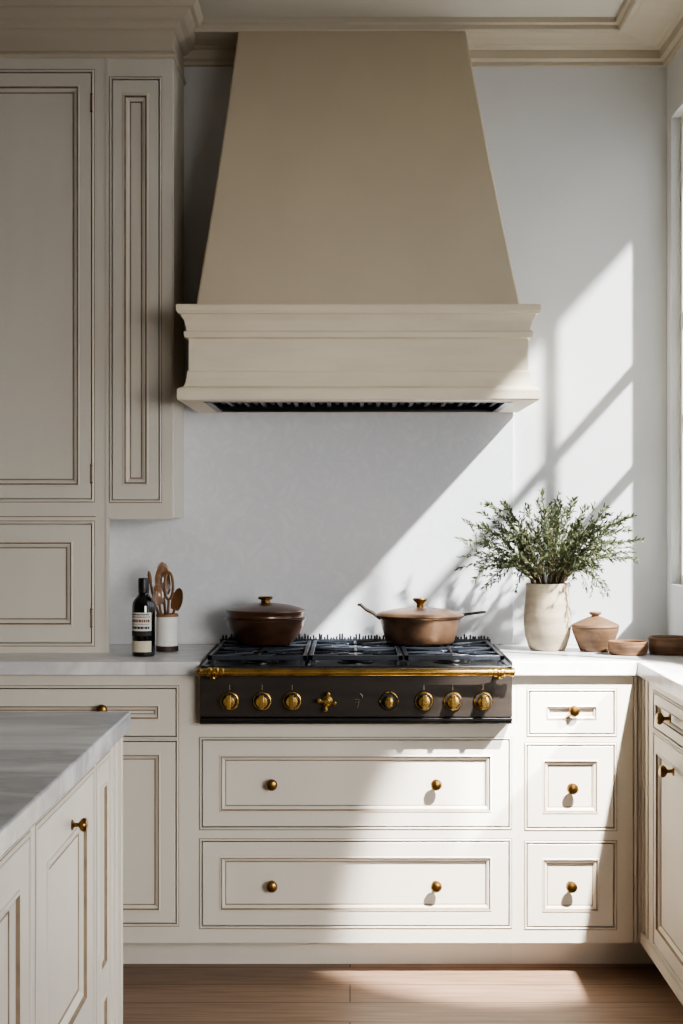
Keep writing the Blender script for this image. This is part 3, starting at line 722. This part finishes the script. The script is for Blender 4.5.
for px, py in ((490, 500), (478, 510), (466, 522), (458, 540), (455, 556), (462, 568), (474, 578), (486, 590), (500, 505), (512, 518), (525, 508), (536, 502), (545, 494), (556, 504), (566, 508), (577, 500), (588, 505), (600, 512), (612, 514), (622, 520), (634, 516), (628, 530), (618, 540), (630, 548), (636, 552), (606, 556), (596, 572), (612, 590), (598, 590), (520, 530), (530, 525), (560, 525), (575, 530), (505, 545), (590, 540), (548, 520), (484, 545), (500, 565), (585, 560), (536, 540), (566, 545), (515, 560), (478, 530), (494, 525), (603, 530), (640, 540)):
    tips.append((px + random.uniform(-3, 3), py + random.uniform(-3, 3)))
    tips.append((547 + (px - 547) * random.uniform(0.55, 0.98) + random.uniform(-8, 8), py + random.uniform(-4, 26)))
for px, py in tips:
    py = min(py, 596)
    e = tip(px, py, random.uniform(-0.13, 0.12))
    s0 = Vector((random.uniform(-0.03, 0.03), random.uniform(-0.03, 0.03), 0.0))
    nk = Vector((max(-0.05, min(0.05, e.x * 0.22)) + random.uniform(-0.012, 0.012), max(-0.045, min(0.045, e.y * 0.3)), 0.19))
    _r = math.hypot(nk.x, nk.y)
    if _r > 0.05: nk.x *= 0.05 / _r; nk.y *= 0.05 / _r
    mid = nk.lerp(e, 0.5) + Vector((0, 0, 0.035 + 0.02 * random.random())) * (1 if e.z > 0.2 else 1.6)
    path = []
    ctl = [s0, nk, mid, e]
    for k in range(12):
        u = k / 11 * 2.999; i = int(u); f_ = u - i
        pts = [ctl[max(i - 1, 0)], ctl[i], ctl[min(i + 1, 3)], ctl[min(i + 2, 3)]]
        path.append(0.5 * ((2 * pts[1]) + (-pts[0] + pts[2]) * f_ + (2 * pts[0] - 5 * pts[1] + 4 * pts[2] - pts[3]) * f_ ** 2 + (-pts[0] + 3 * pts[1] - 3 * pts[2] + pts[3]) * f_ ** 3))
    stems.tube(path[:6], 0.0016, 5)
    branch(path[3:], 0.0014, 230, 0.14)
    for _ in range(3):
        i = random.randint(5, 9); p = path[i]; d = (path[i + 1] - path[i]).normalized()
        sd = Vector((random.gauss(0, 1), random.gauss(0, 1), random.gauss(0.3, 0.8))).normalized()
        q = p + (d * 0.8 + sd * 0.7).normalized() * random.uniform(0.035, 0.075)
        branch([p, p.lerp(q, 0.5) + Vector((0, 0, 0.004)), q], 0.0009, 240, 0.1)
stems.build('stem', M['stem'], t)
leaves.build('foliage', [M['leaf'], M['leaf2']], t)

cy_ = -0.27; cx_ = X(595.3, cy_)
t = thing('clay_pot', 'brown clay pot with conical knobbed lid between vase and shallow dishes', 'pot', (cx_, cy_, CT1))
b = MB(); b.lathe([(0.043, 0.0), (0.047, 0.002), (0.052, 0.012), (0.063, 0.040), (0.071, 0.062), (0.0725, 0.068), (0.0725, 0.073), (0.068, 0.074)], seg=52); b.build('body', M['clay'], t)
b = MB(); b.lathe([(0.069, 0.0745), (0.0735, 0.0745), (0.0745, 0.078), (0.072, 0.083), (0.045, 0.096), (0.024, 0.105), (0.014, 0.108)], seg=52); ld = b.build('lid', M['clay'], t)
b = MB(); b.lathe([(0.013, 0.106), (0.0115, 0.111), (0.018, 0.115), (0.0195, 0.119), (0.017, 0.122), (0.004, 0.1225)], seg=32); b.build('lid_knob', M['clay'], ld)
def dish(px, y, r, h, label):
    b = MB(); b.lathe([(r * 0.82, 0.0), (r * 0.93, 0.003), (r * 0.99, h * 0.4), (r, h * 0.7), (r * 0.985, h * 0.78), (r * 1.005, h * 0.82), (r * 1.0, h * 0.97), (r * 0.96, h), (r * 0.9, h * 0.93), (r * 0.85, h * 0.5), (0.004, h * 0.42)], seg=52)
    o = b.build('wooden_dish', M['dishwood']); o.location = (X(px, y), y, CT1); return tag(o, label, 'dish')
dish(628.0, -0.385, 0.0605, 0.041, 'small shallow wooden dish beside the clay pot')
dish(669.6, -0.37, 0.0655, 0.053, 'larger taller wooden dish against the right wall')

# ------------------------------------------------------------------ lights, sky
def light(name, typ, loc, energy, col, **kw):
    l = bpy.data.lights.new(name, typ); l.energy = energy; l.color = col
    for k, v in kw.items(): setattr(l, k, v)
    o = bpy.data.objects.new(name, l); COL.objects.link(o); o.location = loc; return o
def aim(o, d): o.rotation_euler = Vector(d).to_track_quat('-Z', 'Y').to_euler()
s = light('sun', 'SUN', (4, -3, 5), 20.0, (1.0, 0.985, 0.96), angle=math.radians(2.0)); aim(s, (-1.45, 1.0, -1.6))
tg = Vector((0.51, -0.6, 0.42)); lp = Vector((1.19, -2.15, 2.76))
s = light('drawer_fill_spot', 'SPOT', lp, 2500, (1.0, 0.96, 0.9), shadow_soft_size=0.03, spot_size=math.radians(19), spot_blend=0.5); aim(s, tg - lp)  # added spot without a fixture, brightens the lower drawers
s = light('room_fill_area', 'AREA', (1.9, -5.6, 1.5), 14, (1.0, 0.975, 0.94), shape='RECTANGLE', size=1.8, size_y=1.2, spread=math.radians(56)); aim(s, Vector((-0.6, -0.3, 0.3)) - s.location)  # added fill, no window here; lifts the lower left side

wd = bpy.data.worlds.new('world'); scene.world = wd; wd.use_nodes = True
nt = wd.node_tree; bg = nt.nodes['Background']
bg.inputs['Color'].default_value = (0.86, 0.92, 1.0, 1); bg.inputs['Strength'].default_value = 2.3

# ------------------------------------------------------------------ camera, look
cam = bpy.data.cameras.new('camera'); co = bpy.data.objects.new('camera', cam); COL.objects.link(co)
co.location = (0, -CAM_D, CAM_H); co.rotation_euler = (PI / 2, 0, 0)
cam.sensor_fit = 'AUTO'; cam.sensor_width = 36.0; cam.lens = F / 1024 * 36
cam.shift_x = -(VPX - 341.5) / 1024; cam.shift_y = -(512 - VPY) / 1024
cam.clip_start = 0.05
scene.camera = co
scene.view_settings.view_transform = 'AgX'
scene.view_settings.look = 'AgX - Medium High Contrast'
scene.view_settings.exposure = 0.36
scene.cycles.use_denoising = True
scene.cycles.max_bounces = 10
scene.cycles.diffuse_bounces = 6
scene.cycles.sample_clamp_indirect = 6
